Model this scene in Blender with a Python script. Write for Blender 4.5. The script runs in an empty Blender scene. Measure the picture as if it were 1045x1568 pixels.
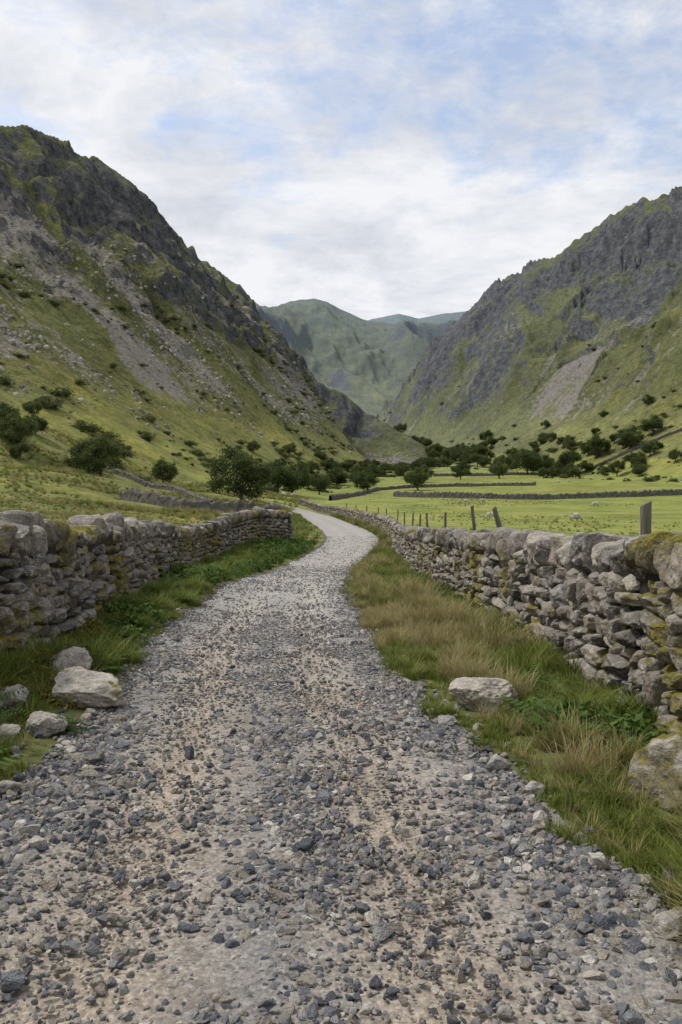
import bpy, bmesh, math, random
import numpy as np
from mathutils import Vector, Matrix, Euler
random.seed(7); rng=np.random.default_rng(7)
EYE=1.6
scene=bpy.context.scene
COL=scene.collection
try:
    scene.view_settings.view_transform='Standard'; scene.view_settings.look='None'; scene.view_settings.exposure=0
except Exception: pass

# ---------------------------------------------------------------- noise
def _h(ix,iy,iz,seed):
    n=(ix*374761393+iy*668265263+iz*2147483647+seed*1013904223)&0xffffffff
    n=((n^(n>>13))*1274126177)&0xffffffff
    n=((n^(n>>15))*2246822519)&0xffffffff
    n=n^(n>>16)
    return n.astype(np.float64)/4294967295.0*2-1
def vn2(x,y,seed=0):
    x=np.asarray(x,float);y=np.asarray(y,float)
    fx=np.floor(x);fy=np.floor(y);u=x-fx;v=y-fy
    ix=fx.astype(np.int64);iy=fy.astype(np.int64);z=np.zeros_like(ix)
    u=u*u*u*(u*(u*6-15)+10);v=v*v*v*(v*(v*6-15)+10)
    a=_h(ix,iy,z,seed);b=_h(ix+1,iy,z,seed);c=_h(ix,iy+1,z,seed);d=_h(ix+1,iy+1,z,seed)
    return (a*(1-u)+b*u)*(1-v)+(c*(1-u)+d*u)*v
def fbm(x,y,oct=5,seed=0,gain=.5,ridged=False):
    s=0;a=1;t=0
    for i in range(oct):
        n=vn2(x,y,seed+i*17)
        if ridged: n=1-2*np.abs(n)
        s=s+a*n;t+=a;a*=gain
        x,y=(x*.8-y*.6)*2.03+3.1,(x*.6+y*.8)*2.03+7.7
    return s/t
def vn3(p,seed=0):
    f=np.floor(p);w=p-f;i=f.astype(np.int64);w=w*w*(3-2*w)
    r=0
    for dx in (0,1):
        for dy in (0,1):
            for dz in (0,1):
                k=(w[...,0] if dx else 1-w[...,0])*(w[...,1] if dy else 1-w[...,1])*(w[...,2] if dz else 1-w[...,2])
                r=r+k*_h(i[...,0]+dx,i[...,1]+dy,i[...,2]+dz,seed)
    return r
def ss(x,a,b):
    t=np.clip((x-a)/(b-a),0,1);return t*t*(3-2*t)

# ---------------------------------------------------------------- layout curves
_gd=[.3,2,5,9,14,20,34,48,60,80,110,160,230,330,450,600,800,1000,1300,1800,6500]
_gz=[-1.52,-1.56,-1.70,-2.03,-2.33,-2.66,-3.36,-3.8,-4.1,-4.6,-5.2,-5.3,-5.0,-1.8,3,9,20,34,60,110,400]
_lg=np.linspace(math.log(.2),math.log(7000),900)
_zz=np.interp(_lg,np.log(_gd),_gz)
_k=np.hanning(23);_k/=_k.sum()
_zs=np.convolve(np.pad(_zz,11,mode='edge'),_k,mode='valid')
def G(d): return np.interp(np.log(np.maximum(d,.3)),_lg,_zs)
_rd=[-6,0,2.25,3.67,4.9,6.6,8.8,12,17.5,24,31.5,38,46,56,71,89,103,112,118,200]
_rc=[0,-.15,-.22,-.33,-.42,-.63,-.86,-1.03,-1.2,-.85,-.12,.45,.72,.3,-1.0,-2.8,-5.4,-9.5,-15,-60]
_rw=[3,3,2.9,2.5,2.36,2.36,2.48,2.5,2.4,2.1,2.2,2.6,3.0,3.1,3.2,3.4,3.6,4,4.5,4.5]
_dg=np.arange(-6,200,.25)
def _sm(a,n=9):
    k=np.hanning(n+2);k/=k.sum();h=(n+1)//2
    return np.convolve(np.pad(a,h+0,mode='edge'),k,mode='same')[h:-h]
_cs=_sm(np.interp(_dg,_rd,_rc),13);_ws=_sm(np.interp(_dg,_rd,_rw),13)
def RC(d): return np.interp(d,_dg,_cs)
def RH(d): return np.interp(d,_dg,_ws)/2

def poly(pts,X,Y):
    """distance, interpolated value, signed side (+ = left of travel)"""
    pts=np.array(pts,float);best=np.full(X.shape,1e18);val=np.zeros(X.shape);side=np.zeros(X.shape);arc=np.zeros(X.shape);L=0
    for a,b in zip(pts[:-1],pts[1:]):
        dx,dy=b[0]-a[0],b[1]-a[1];l2=dx*dx+dy*dy;l=math.sqrt(l2)
        t=np.clip(((X-a[0])*dx+(Y-a[1])*dy)/l2,0,1)
        qx=X-a[0]-t*dx;qy=Y-a[1]-t*dy;d=qx*qx+qy*qy
        m=d<best
        best=np.where(m,d,best)
        val=np.where(m,a[2]+(b[2]-a[2])*t if len(a)>2 else 0,val)
        side=np.where(m,dx*(Y-a[1])-dy*(X-a[0]),side)
        arc=np.where(m,L+t*l,arc);L+=l
    return np.sqrt(best),val,np.sign(side),arc

L_crest=[(-420,-100,190),(-300,120,168),(-200,270,156),(-150,350,155),(-136,375,157),(-125,400,157),(-111,440,156),(-105.6,465,150),(-101,490,144),(-98,505,140),(-87.8,530,139),(-73,570,125),(-63.8,590,104),(-40,600,83),(-10.8,600,65),(18,590,46),(41,570,30),(56.7,540,17.7),(73,500,4)]
L_foot=[(-90,-100),(-60,0),(-40,90),(-27,150),(-8,230),(12,330),(38,420),(75,490)]
_rp=[(1200,230,540),(1120,252,575),(1045,280,600),(970,305,640),(920,345,660),(870,380,680),(850,400,690),(800,415,730),(760,430,760),(730,465,790),(700,490,830),(680,520,860),(650,565,900),(625,595,940),(600,622,980),(570,645,1030)]
R_crest=([(420,-100,190),(390,250,200)]+[((a-522)/1220*d,d,(725-e)/1220*d) for a,e,d in _rp])[::-1]
R_foot=[(170,-100),(160,0),(135,150),(112,250),(98,350),(88,450),(78,540),(62,640),(42,760),(26,880),(8,1030)][::-1]
C_crest=[(-2400,2300,420),(-900,2300,450),(-400,2600,480),(-291,2600,513),(-196,2600,550),(-130,2600,564),(-89,2600,570),(-45,2600,560),(-4,2600,538),(81,2600,502),(166,2600,490),(251,2600,480),(304,2600,462),(500,2600,430),(1500,2600,400)]
C_foot=[(-2400,1300),(-600,1250),(0,1300),(60,1400),(400,1700),(1500,1800)]
F_crest=[(-3500,4600,800),(-900,4500,850),(-300,4500,820),(67,4500,850),(251,4500,888),(332,4500,902),(435,4500,882),(583,4500,922),(711,4500,938),(878,4500,920),(1800,4500,880),(3500,4600,800)]
F_foot=[(-3500,3000),(0,3000),(3500,3000)]

def terrain(X,Y,full=False,road=True):
    X=np.asarray(X,float);Y=np.asarray(Y,float)
    z=G(Y)
    ax=-X
    z=z+(.10+.05*ss(Y,80,120))*np.maximum(ax-3.0,0)*ss(Y,2,30)*np.where(X<-90,90/np.maximum(ax,1),1)
    z=z+.22*ss(ax,1.5,3.0)*(1-ss(Y,16,24))
    z=z+.62*np.exp(-((X+3.6)**2/3.0+(Y-34)**2/40))
    z=z+.03*np.maximum(X-40,0)
    offr=ss(np.abs(X-RC(np.clip(Y,-6,119))),2.6,8)
    z=z+fbm(X/14,Y/14,4,3)*.5*offr*(1-.75*ss(X,5,12))
    z=z+fbm(X/38,Y/38,4,5)*2.8*ss(ax,14,34)
    z=z+fbm(X/7,Y/7,3,8)*.35*ss(ax,8,16)*ss(Y,30,60)*(1-ss(Y,250,400))
    z=z+fbm(X/45,Y/45,4,6)*2.2*ss(X,25,60)*ss(Y,120,260)
    z=z+fbm(X/1.3,Y/1.3,3,9)*.035*(1-ss(Y,40,80))
    if road:
        z=z-.10*(1-ss(np.abs(X-RC(np.clip(Y,-6,199)))/RH(np.clip(Y,-6,199)),.85,1.02))*(Y<118)
    base=z
    out=np.zeros(X.shape);T=np.zeros(X.shape);A=np.zeros(X.shape);ID=np.zeros(X.shape)
    for k,(cr,ft,amp,fr,fall,p1,pe) in enumerate([(L_crest,L_foot,16,52,.45,.42,2.0),(R_crest,R_foot,30,105,.5,.50,1.9),(C_crest,C_foot,95,420,.5,.5,1.8),(F_crest,F_foot,90,500,.5,.5,1.8)]):
        dc,H,sc,arc=poly(cr,X,Y);df,_,sf,_2=poly(ft,X,Y)
        t=df/(df+dc+1e-6)
        t=np.where(sf<=0,0,t)
        back=(sc>0)&(sf>0)
        P=p1*t+(1-p1)*t**pe
        M=(H-base)*P
        M=np.where(back,np.maximum(H-fall*dc-base,0),M)
        t=np.where(back,1,t)
        Hs=np.clip(H/90,0.1,1) if k<2 else 1.0
        wx=fbm(X/fr*1.3,Y/fr*1.3,3,30+k)*.35
        rd=fbm(X/fr+wx,Y/fr-wx,6,40+k*9,.45,True)
        big=fbm(X/(fr*2.6),Y/(fr*2.6),3,60+k*9)
        w=ss(t,.02,.75)
        dmp=1-.72*ss(t,.85,1) if k<2 else 1-.93*ss(t,.6,1)
        rise=ss(t,.28,.7) if k==0 else ss(t,.08,.5)
        det=(rd-.12)*amp*rise*Hs*dmp+big*amp*.8*w*Hs*(1-ss(t,.75,1))
        if k<2:
            gl=fbm(arc/(34 if k==0 else 46)+big*1.0,t*1.4,4,80+k*9,.45,True)
            det=det+(gl-.1)*amp*.32*ss(t,.08,.4)*(1-.75*ss(t,.9,1))*Hs
            q=fbm(X/34,Y/34,5,91+k)*1.4+t*(5 if k==0 else 5.5)
            step=q-np.floor(q)
            patch=ss(fbm(X/50,Y/50,3,99+k),-.25,.2)
            det=det+(ss(step,.3,.5)-step)*(11 if k==0 else 17)*patch*ss(t,.30 if k==0 else .2,.6)*Hs*(1-.6*ss(t,.9,1))
            det=det+fbm(X/10,Y/10,4,95+k,.5,True)*(1.2 if k==0 else 1.7)*ss(t,.35,.65)*Hs
        else:
            det=det+fbm((X+Y*.5)/fr*2.0,(Y-X*.5)/fr*.9,6,97+k,.5,True)*amp*.55*ss(t,.05,.3)*dmp
            det=det+(fbm(X/70,Y/110,4,98+k,.5,True)-.1)*9*ss(t,.05,.4)*(1-.75*ss(t,.75,1))
        M=np.where(sf>0,M+det*np.where(t>0,1,0),0)
        m=M>out
        out=np.where(m,M,out);T=np.where(m,t,T);A=np.where(m,arc,A);ID=np.where(m,k+1,ID)
    z=base+out+EYE
    if full: return z,T,A,ID
    return z
def tz(x,y): return float(terrain(np.array([x]),np.array([y]))[0])

# ---------------------------------------------------------------- mesh helpers
def mk(name,V,F,mats,smooth=True,attrs=None,link=True,matidx=None):
    V=np.asarray(V,np.float32).reshape(-1,3);F=np.asarray(F,np.int32)
    me=bpy.data.meshes.new(name);k=F.shape[1]
    me.vertices.add(len(V));me.vertices.foreach_set('co',V.ravel())
    me.loops.add(F.size);me.loops.foreach_set('vertex_index',F.ravel())
    me.polygons.add(len(F));me.polygons.foreach_set('loop_start',np.arange(0,F.size,k,dtype=np.int32))
    me.polygons.foreach_set('loop_total',np.full(len(F),k,np.int32))
    me.polygons.foreach_set('use_smooth',np.full(len(F),smooth))
    for m in mats: me.materials.append(m)
    if matidx is not None: me.polygons.foreach_set('material_index',np.asarray(matidx,np.int32))
    me.update(calc_edges=True);
    if attrs:
        for n,a in attrs.items():
            at=me.attributes.new(n,'FLOAT','POINT');at.data.foreach_set('value',np.asarray(a,np.float32).ravel())
    o=bpy.data.objects.new(name,me)
    if link: COL.objects.link(o)
    return o
_ico={}
def ico(s):
    if s not in _ico:
        bm=bmesh.new();bmesh.ops.create_icosphere(bm,subdivisions=s,radius=1)
        v=np.array([x.co[:] for x in bm.verts]);f=np.array([[q.index for q in p.verts] for p in bm.faces]);bm.free();_ico[s]=(v,f)
    return _ico[s]
def rotm(rx,ry,rz):
    cx,sx,cy,sy,cz,sz=np.cos(rx),np.sin(rx),np.cos(ry),np.sin(ry),np.cos(rz),np.sin(rz)
    R=np.empty((len(rx),3,3))
    R[:,0,0]=cz*cy;R[:,0,1]=cz*sy*sx-sz*cx;R[:,0,2]=cz*sy*cx+sz*sx
    R[:,1,0]=sz*cy;R[:,1,1]=sz*sy*sx+cz*cx;R[:,1,2]=sz*sy*cx-cz*sx
    R[:,2,0]=-sy;R[:,2,1]=cy*sx;R[:,2,2]=cy*cx
    return R
def stones(sub,dims,pos,R,seed,nlo=2.6,nhi=6,planes=8,rough=.07,pd=(.78,1.2)):
    r=np.random.default_rng(seed);bv,bf=ico(sub);N=len(dims);V=len(bv)
    n=r.uniform(nlo,nhi,(N,1));a=np.abs(bv)[None]
    k=((a**n[...,None]).sum(2))**(1/n)
    v=bv[None]/k[...,None]
    for i in range(planes):
        nn=r.normal(size=(N,3));nn/=np.linalg.norm(nn,axis=1)[:,None]
        d=r.uniform(*pd,(N,1))
        e=np.maximum((v*nn[:,None]).sum(2)-d,0)
        v=v-e[...,None]*nn[:,None]
    off=r.uniform(0,200,(N,1,3))
    if sub>=3:
        v=v*(1+rough*vn3(v*1.9+off,1)+rough*.5*vn3(v*5+off,2)+(rough*.3*vn3(v*11+off,3) if sub>=4 else 0))[...,None]
    else: v=v*(1+rough*vn3(v*1.9+off,1))[...,None]
    v=v*dims[:,None]*.5
    v=np.einsum('nij,nvj->nvi',R,v)+pos[:,None]
    F=(bf[None]+(np.arange(N)*V)[:,None,None]).reshape(-1,3)
    rnd=np.repeat(r.uniform(0,1,N),V)
    return v.reshape(-1,3),F,rnd
def merge(parts):
    VV=[];FF=[];RR=[];o=0
    for v,f,r in parts:
        VV.append(v);FF.append(f+o);RR.append(r);o+=len(v)
    return np.concatenate(VV),np.concatenate(FF),np.concatenate(RR)

# ---------------------------------------------------------------- node helpers
def newmat(name,rough=.9):
    m=bpy.data.materials.new(name);m.use_nodes=True;nt=m.node_tree
    b=nt.nodes['Principled BSDF'];b.inputs['Roughness'].default_value=rough
    b.inputs['Specular IOR Level'].default_value=.2
    return m,nt,b
def N(nt,t,**kw):
    n=nt.nodes.new(t)
    for k,v in kw.items(): setattr(n,k,v)
    return n
def noise(nt,vec,scale,detail=4,rough=.55,dist=0):
    n=N(nt,'ShaderNodeTexNoise');n.inputs['Scale'].default_value=scale;n.inputs['Detail'].default_value=detail
    n.inputs['Roughness'].default_value=rough;n.inputs['Distortion'].default_value=dist
    if vec is not None: nt.links.new(vec,n.inputs['Vector'])
    return n.outputs['Fac']
def ramp(nt,fac,pts,interp='LINEAR'):
    n=N(nt,'ShaderNodeValToRGB');cr=n.color_ramp;cr.interpolation=interp
    while len(cr.elements)<len(pts): cr.elements.new(.5)
    for e,(p,c) in zip(cr.elements,pts):
        e.position=p;e.color=(c,c,c,1) if isinstance(c,(int,float)) else (*c,1)
    nt.links.new(fac,n.inputs['Fac']);return n.outputs['Color']
def mix(nt,f,a,b,mode='MIX'):
    n=N(nt,'ShaderNodeMix',data_type='RGBA',blend_type=mode)
    for s,v in ((n.inputs[0],f),(n.inputs[6],a),(n.inputs[7],b)):
        if hasattr(v,'is_linked'): nt.links.new(v,s)
        elif isinstance(v,(int,float)): s.default_value=v
        else: s.default_value=(*v,1)
    return n.outputs[2]
def math_(nt,op,a,b=None,c=None,clamp=False):
    n=N(nt,'ShaderNodeMath',operation=op);n.use_clamp=clamp
    for i,v in enumerate((a,b,c)):
        if v is None: continue
        if isinstance(v,(int,float)): n.inputs[i].default_value=v
        else: nt.links.new(v,n.inputs[i])
    return n.outputs[0]
def attr(nt,name):
    n=N(nt,'ShaderNodeAttribute',attribute_name=name);return n.outputs['Fac']
def pos(nt): return N(nt,'ShaderNodeNewGeometry').outputs['Position']
def bump(nt,b,h,strength,dist,prev=None):
    n=N(nt,'ShaderNodeBump');n.inputs['Distance'].default_value=dist
    if isinstance(strength,(int,float)): n.inputs['Strength'].default_value=strength
    else: nt.links.new(strength,n.inputs['Strength'])
    nt.links.new(h,n.inputs['Height'])
    if prev is not None: nt.links.new(prev,n.inputs['Normal'])
    if b: nt.links.new(n.outputs[0],b.inputs['Normal'])
    return n.outputs[0]

# ---- stone (walls, boulders)
def stone_mat(name,moss=.5,dark=1.0,warm=1.0):
    m,nt,b=newmat(name,.92);P=pos(nt);r=attr(nt,'rnd')
    w=lambda a,bb,c:(a*dark*warm,bb*dark,c*dark/warm)
    c=ramp(nt,r,[(0,w(.075,.070,.066)),(.25,w(.14,.128,.112)),(.45,w(.21,.185,.152)),(.62,w(.17,.165,.160)),(.8,w(.25,.222,.185)),(1,w(.32,.30,.26))])
    n1=noise(nt,P,7,5,.65);c=mix(nt,.8,c,ramp(nt,n1,[(.25,.35),(.5,1.0),(.75,1.7)]),'MULTIPLY')
    n2=noise(nt,P,38,4,.7);c=mix(nt,.8,c,ramp(nt,n2,[(.3,.45),(.7,1.5)]),'MULTIPLY')
    li=math_(nt,'MULTIPLY',ramp(nt,noise(nt,P,13,4,.7),[(.53,0),(.61,1)]),ramp(nt,noise(nt,P,2.1,2),[(.4,.25),(.6,1)]))
    c=mix(nt,math_(nt,'MULTIPLY',li,.75),c,(.43,.42,.375))
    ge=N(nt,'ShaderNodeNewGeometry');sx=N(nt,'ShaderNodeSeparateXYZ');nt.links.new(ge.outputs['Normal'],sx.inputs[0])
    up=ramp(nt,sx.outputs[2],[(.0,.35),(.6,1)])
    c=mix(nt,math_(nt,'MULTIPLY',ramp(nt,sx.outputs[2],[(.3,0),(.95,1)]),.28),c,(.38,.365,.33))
    mo=math_(nt,'ADD',noise(nt,P,1.1,2),math_(nt,'MULTIPLY',noise(nt,P,9,4),.4))
    mo=ramp(nt,mo,[(.88-moss*.22,0),(.95-moss*.22,1)])
    mo=math_(nt,'MULTIPLY',mo,up)
    c=mix(nt,mo,c,ramp(nt,noise(nt,P,30,3),[(.3,(.065,.062,.010)),(.7,(.24,.20,.03))]))
    nt.links.new(c,b.inputs['Base Color'])
    h=math_(nt,'ADD',n1,math_(nt,'MULTIPLY',n2,.5));bump(nt,b,h,.9,.035)
    return m
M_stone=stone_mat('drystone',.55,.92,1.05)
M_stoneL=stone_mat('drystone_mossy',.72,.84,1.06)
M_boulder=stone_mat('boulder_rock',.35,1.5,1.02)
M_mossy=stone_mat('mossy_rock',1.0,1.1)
m,nt,b=newmat('wall_core_gap_shade');nt.links.new(ramp(nt,noise(nt,pos(nt),9,4),[(.3,(.012,.011,.01)),(.7,(.045,.04,.033))]),b.inputs['Base Color']);M_core=m  # wall fill coloured near black, painting shade into the gaps between stones
m,nt,b=newmat('far_drystone');P=pos(nt)
c=ramp(nt,noise(nt,P,2.5,5,.8),[(.3,(.04,.038,.035)),(.5,(.11,.10,.088)),(.7,(.20,.19,.165))])
nt.links.new(c,b.inputs['Base Color']);M_far=m
# gravel stones
m,nt,b=newmat('gravel_stone',.85);oi=N(nt,'ShaderNodeObjectInfo').outputs['Random'];tc=N(nt,'ShaderNodeTexCoord').outputs['Object']
c=ramp(nt,oi,[(0,(.080,.085,.096)),(.18,(.14,.145,.157)),(.38,(.21,.21,.214)),(.50,(.21,.185,.153)),(.66,(.33,.288,.233)),(.80,(.26,.258,.256)),(.92,(.42,.38,.32)),(1,(.58,.55,.49))])
c=mix(nt,.7,c,ramp(nt,noise(nt,tc,3,4,.7),[(.3,.6),(.7,1.35)]),'MULTIPLY')
nt.links.new(c,b.inputs['Base Color']);bump(nt,b,noise(nt,tc,4,3,.7),.5,.2);M_grav=m
# hillside rock pieces
m,nt,b=newmat('scree_stone',.95);oi=N(nt,'ShaderNodeObjectInfo').outputs['Random']
nt.links.new(ramp(nt,oi,[(0,(.13,.12,.11)),(.5,(.24,.222,.195)),(1,(.38,.35,.31))]),b.inputs['Base Color']);M_scr=m
# road
m,nt,b=newmat('gravel_road',.93);P=pos(nt);u=attr(nt,'u')
sand=ramp(nt,noise(nt,P,1.3,5,.65),[(.3,(.27,.228,.178)),(.7,(.42,.355,.278))])
grey=ramp(nt,noise(nt,P,1.9,5,.6),[(.3,(.145,.142,.142)),(.7,(.265,.256,.243))])
trk=math_(nt,'ABSOLUTE',math_(nt,'SUBTRACT',math_(nt,'ABSOLUTE',u),.42))
tf=math_(nt,'SUBTRACT',math_(nt,'ADD',ramp(nt,trk,[(.0,1),(.40,.15)]),noise(nt,P,1.1,4)),.45,clamp=True)
c=mix(nt,tf,grey,sand)
far=attr(nt,'far')
c=mix(nt,math_(nt,'MULTIPLY',far,.7),c,ramp(nt,noise(nt,P,1.2,5,.65),[(.3,(.27,.26,.24)),(.7,(.42,.40,.37))]))
fine=noise(nt,P,55,4,.75)
c=mix(nt,.85,c,ramp(nt,fine,[(.3,.45),(.5,1),(.7,1.6)]),'MULTIPLY')
vc=N(nt,'ShaderNodeTexVoronoi');vc.inputs['Scale'].default_value=60;nt.links.new(P,vc.inputs['Vector'])
sepc=N(nt,'ShaderNodeSeparateColor');nt.links.new(vc.outputs['Color'],sepc.inputs[0])
c=mix(nt,.6,c,ramp(nt,sepc.outputs[0],[(0,.6),(.5,1),(1,1.4)]),'MULTIPLY')
nt.links.new(c,b.inputs['Base Color'])
bump(nt,b,fine,.8,.012);M_road=m
# terrain
m,nt,b=newmat('terrain',.97);P=pos(nt)
rock=attr(nt,'rock');scree=attr(nt,'scree');fld=attr(nt,'field');haze_tint=attr(nt,'haze_tint');dirt=attr(nt,'dirt');dry=attr(nt,'dry')
nL=noise(nt,P,.035,4,.65);nM=noise(nt,P,.35,5,.78);nS=noise(nt,P,3.5,3,.7)
g=ramp(nt,nM,[(.28,(.038,.053,.015)),(.44,(.098,.112,.030)),(.58,(.168,.168,.050)),(.75,(.25,.215,.092))])
g2=ramp(nt,nM,[(.28,(.060,.072,.016)),(.43,(.155,.160,.032)),(.58,(.245,.225,.048)),(.78,(.34,.28,.092))])
g=mix(nt,dry,g,g2)
g=mix(nt,.8,g,ramp(nt,nL,[(.3,.5),(.7,1.45)]),'MULTIPLY')
f=ramp(nt,noise(nt,P,.12,5,.76),[(.3,(.10,.128,.030)),(.5,(.200,.225,.050)),(.7,(.31,.295,.088))])
g=mix(nt,fld,g,f)
g=mix(nt,.6,g,ramp(nt,nS,[(.3,.5),(.7,1.45)]),'MULTIPLY')
d_=ramp(nt,nS,[(.3,(.06,.045,.028)),(.7,(.14,.11,.075))]);g=mix(nt,dirt,g,d_)
nR=noise(nt,P,.22,6,.74);nR2=noise(nt,P,.9,4,.75)
rk=ramp(nt,nR,[(.30,(.020,.020,.022)),(.45,(.074,.073,.073)),(.6,(.155,.149,.141)),(.75,(.29,.272,.245))])
rk=mix(nt,.8,rk,ramp(nt,nR2,[(.3,.4),(.7,1.55)]),'MULTIPLY')
sc=ramp(nt,nR2,[(.3,(.13,.116,.098)),(.5,(.25,.225,.19)),(.7,(.40,.365,.315))])
nP=noise(nt,P,.30,5,.8)
se=math_(nt,'ADD',scree,math_(nt,'MULTIPLY',math_(nt,'SUBTRACT',nP,.5),3.4));se=ramp(nt,se,[(.42,0),(.56,1)])
re=math_(nt,'ADD',rock,math_(nt,'MULTIPLY',math_(nt,'SUBTRACT',noise(nt,P,.13,6,.8),.5),2.8));re=ramp(nt,re,[(.44,0),(.54,1)])
c=mix(nt,se,g,sc);c=mix(nt,re,c,rk)
c=mix(nt,haze_tint,c,(.185,.245,.335))  # aerial haze painted into the base colour as a blue-grey tint
nt.links.new(c,b.inputs['Base Color'])
bs=bump(nt,None,nS,.4,.06)
mtn=attr(nt,'mtn')
b1=bump(nt,None,nR,math_(nt,'MULTIPLY',mtn,.85),4.0,bs)
bump(nt,b,nR2,math_(nt,'MULTIPLY',mtn,.7),1.0,b1);M_terr=m
# foliage
def leafmat(name,c0,c1,c2,trans=.3):
    m,nt,b=newmat(name,.7);r=attr(nt,'rnd');oi=N(nt,'ShaderNodeObjectInfo').outputs['Random']
    f=math_(nt,'ADD',math_(nt,'MULTIPLY',r,.65),math_(nt,'MULTIPLY',oi,.35))
    c=ramp(nt,f,[(0,c0),(.5,c1),(1,c2)])
    nt.links.new(c,b.inputs['Base Color'])
    t=N(nt,'ShaderNodeBsdfTranslucent');nt.links.new(c,t.inputs['Color'])
    ms=N(nt,'ShaderNodeMixShader');ms.inputs[0].default_value=trans
    nt.links.new(b.outputs[0],ms.inputs[1]);nt.links.new(t.outputs[0],ms.inputs[2])
    nt.links.new(ms.outputs[0],nt.nodes['Material Output'].inputs['Surface']);return m
M_leaf=leafmat('tree_leaves',(.040,.060,.018),(.078,.105,.032),(.14,.165,.052))
M_bush=leafmat('bush_leaves',(.052,.068,.022),(.090,.106,.036),(.14,.15,.052))
M_grass=leafmat('grass_green',(.068,.105,.018),(.145,.185,.032),(.27,.275,.065))
M_dry=leafmat('grass_dry',(.19,.18,.06),(.33,.28,.125),(.48,.40,.20))
M_fern=leafmat('bracken',(.040,.080,.015),(.075,.13,.024),(.14,.20,.04))
M_moss=leafmat('moss_cushion',(.07,.075,.012),(.15,.14,.020),(.26,.22,.035))
m,nt,b=newmat('bark');nt.links.new(ramp(nt,noise(nt,pos(nt),6,5),[(.3,(.04,.033,.026)),(.7,(.11,.095,.08))]),b.inputs['Base Color']);M_bark=m
m,nt,b=newmat('weathered_wood');tc=N(nt,'ShaderNodeTexCoord').outputs['Object'];mp=N(nt,'ShaderNodeMapping');mp.inputs['Scale'].default_value=(30,30,2);nt.links.new(tc,mp.inputs[0])
nn=noise(nt,mp.outputs[0],2,6,.7);nt.links.new(ramp(nt,nn,[(.3,(.06,.052,.042)),(.7,(.22,.20,.17))]),b.inputs['Base Color']);bump(nt,b,nn,.6,.01);M_wood=m
m,nt,b=newmat('fence_wire',.5);b.inputs['Base Color'].default_value=(.12,.12,.12,1);b.inputs['Metallic'].default_value=.6;M_wire=m
m,nt,b=newmat('wool');nt.links.new(ramp(nt,noise(nt,pos(nt),14,4),[(.3,(.34,.32,.27)),(.7,(.55,.52,.46))]),b.inputs['Base Color']);M_wool=m
m,nt,b=newmat('sheep_face');b.inputs['Base Color'].default_value=(.16,.145,.13,1);M_face=m

# ---------------------------------------------------------------- terrain mesh
CY=-4.0
a_in=np.radians(np.arange(-27,27.01,.085));a_l=np.radians(np.linspace(-88,-27.6,75));a_r=-a_l[::-1]
az=np.concatenate([a_l,a_in,a_r])
def geo(a,b,s): n=int(math.log(b/a)/s);return np.geomspace(a,b,n,endpoint=False)
rr=np.concatenate([[.2,.6,1.0],geo(1.4,90,.013),geo(90,700,.0042),geo(700,1200,.006),geo(1200,2700,.005),geo(2700,6500,.02),[6500]])
A_,R_=np.meshgrid(az,rr);X=np.sin(A_)*R_;Y=np.cos(A_)*R_+CY
Z,T,ARC,ID=terrain(X,Y,True)
gy=np.gradient(Z,axis=0)/np.gradient(R_,axis=0);gx=np.gradient(Z,axis=1)/(np.gradient(A_,axis=1)*R_)
slope=np.sqrt(gx**2+gy**2)
nb=fbm(X/45,Y/45,4,200);nb2=fbm(X/16,Y/16,4,210);nbb=fbm(X/110,Y/110,4,203)
rock=ss(slope,.9,1.8)*.58*ss(T,.28,.55)+ss(T,.58,.92)*.30+nb*.5*ss(T,.3,.6)+nb2*.3*ss(T,.3,.5)
r2=ss(slope,1.05,2.1)*.70*ss(T,.08,.3)+ss(T,.55,.85)*.42+nbb*.55*ss(T,.1,.4)+nb*.45*ss(T,.1,.4)-.08
rock=np.where(ID==2,r2,rock);rock=np.where(ID>=3,ss(slope,.6,1.3)*.6+fbm(X/260,Y/260,4,205)*.6+fbm(X/60,Y/60,4,206)*.3+.0,rock)
rock=np.where(T<=.02,-.6,rock)
wob=fbm(X/60,Y/60,3,220)*10
st=fbm((ARC+wob)/15,T*2.0,4,230)+.5*fbm((ARC+wob)/5.5,T*3.2,3,231)
scr=(st*1.2+.30+nb*.6+nb2*.5)*ss(T,.18,.30)*(1-ss(T,.66,.86))
scr=np.where(ID==2,(st*1.1-.02+nb*.5+nb2*.4)*ss(T,.08,.25)*(1-ss(T,.55,.8)),scr);scr=np.where(ID>=3,nb*.2-.1,scr)
scr=np.where(T<.05,-.8,scr)
field=ss(X-RC(np.clip(Y,-6,199)),3.0,6)*(1-ss(T,.0,.05))*(1-ss(Y,420,700)*.6)
field=field*(1-.45*ss(fbm(X/30,Y/45,4,245),.05,.3)*ss(Y,150,190))
field=np.maximum(field,.3*(ss(fbm(X/60,Y/60,3,240),.0,.25))*(X<0)*(T<.12)*ss(Y,60,110))
dry=np.clip(ss(-X,4,10)*(1-ss(T,.1,.4))*(.5+1.5*fbm(X/22,Y/22,4,250)),0,1)
dry=np.maximum(dry,.35*(1-ss(T,.4,.8))*(T>.02)*ss(nb,-.2,.3))
dry=np.maximum(dry,.7*(X>10)*(T<.05)*ss(Y,150,200))
rdist=np.abs(X-RC(np.clip(Y,-6,199)))/RH(np.clip(Y,-6,199))
dirt=(1-ss(rdist+.1*fbm(X/.4,Y/.4,3,260),.95,1.25))*(Y<118)
haze_tint=(1-np.exp(-np.hypot(X,Y)/5200))*ss(np.hypot(X,Y),150,600)  # strength of the painted haze, growing with distance from the origin
nr,nc=X.shape;I=np.arange(nr*nc).reshape(nr,nc)
F=np.stack([I[:-1,:-1],I[:-1,1:],I[1:,1:],I[1:,:-1]],-1).reshape(-1,4)[:,::-1]
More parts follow.
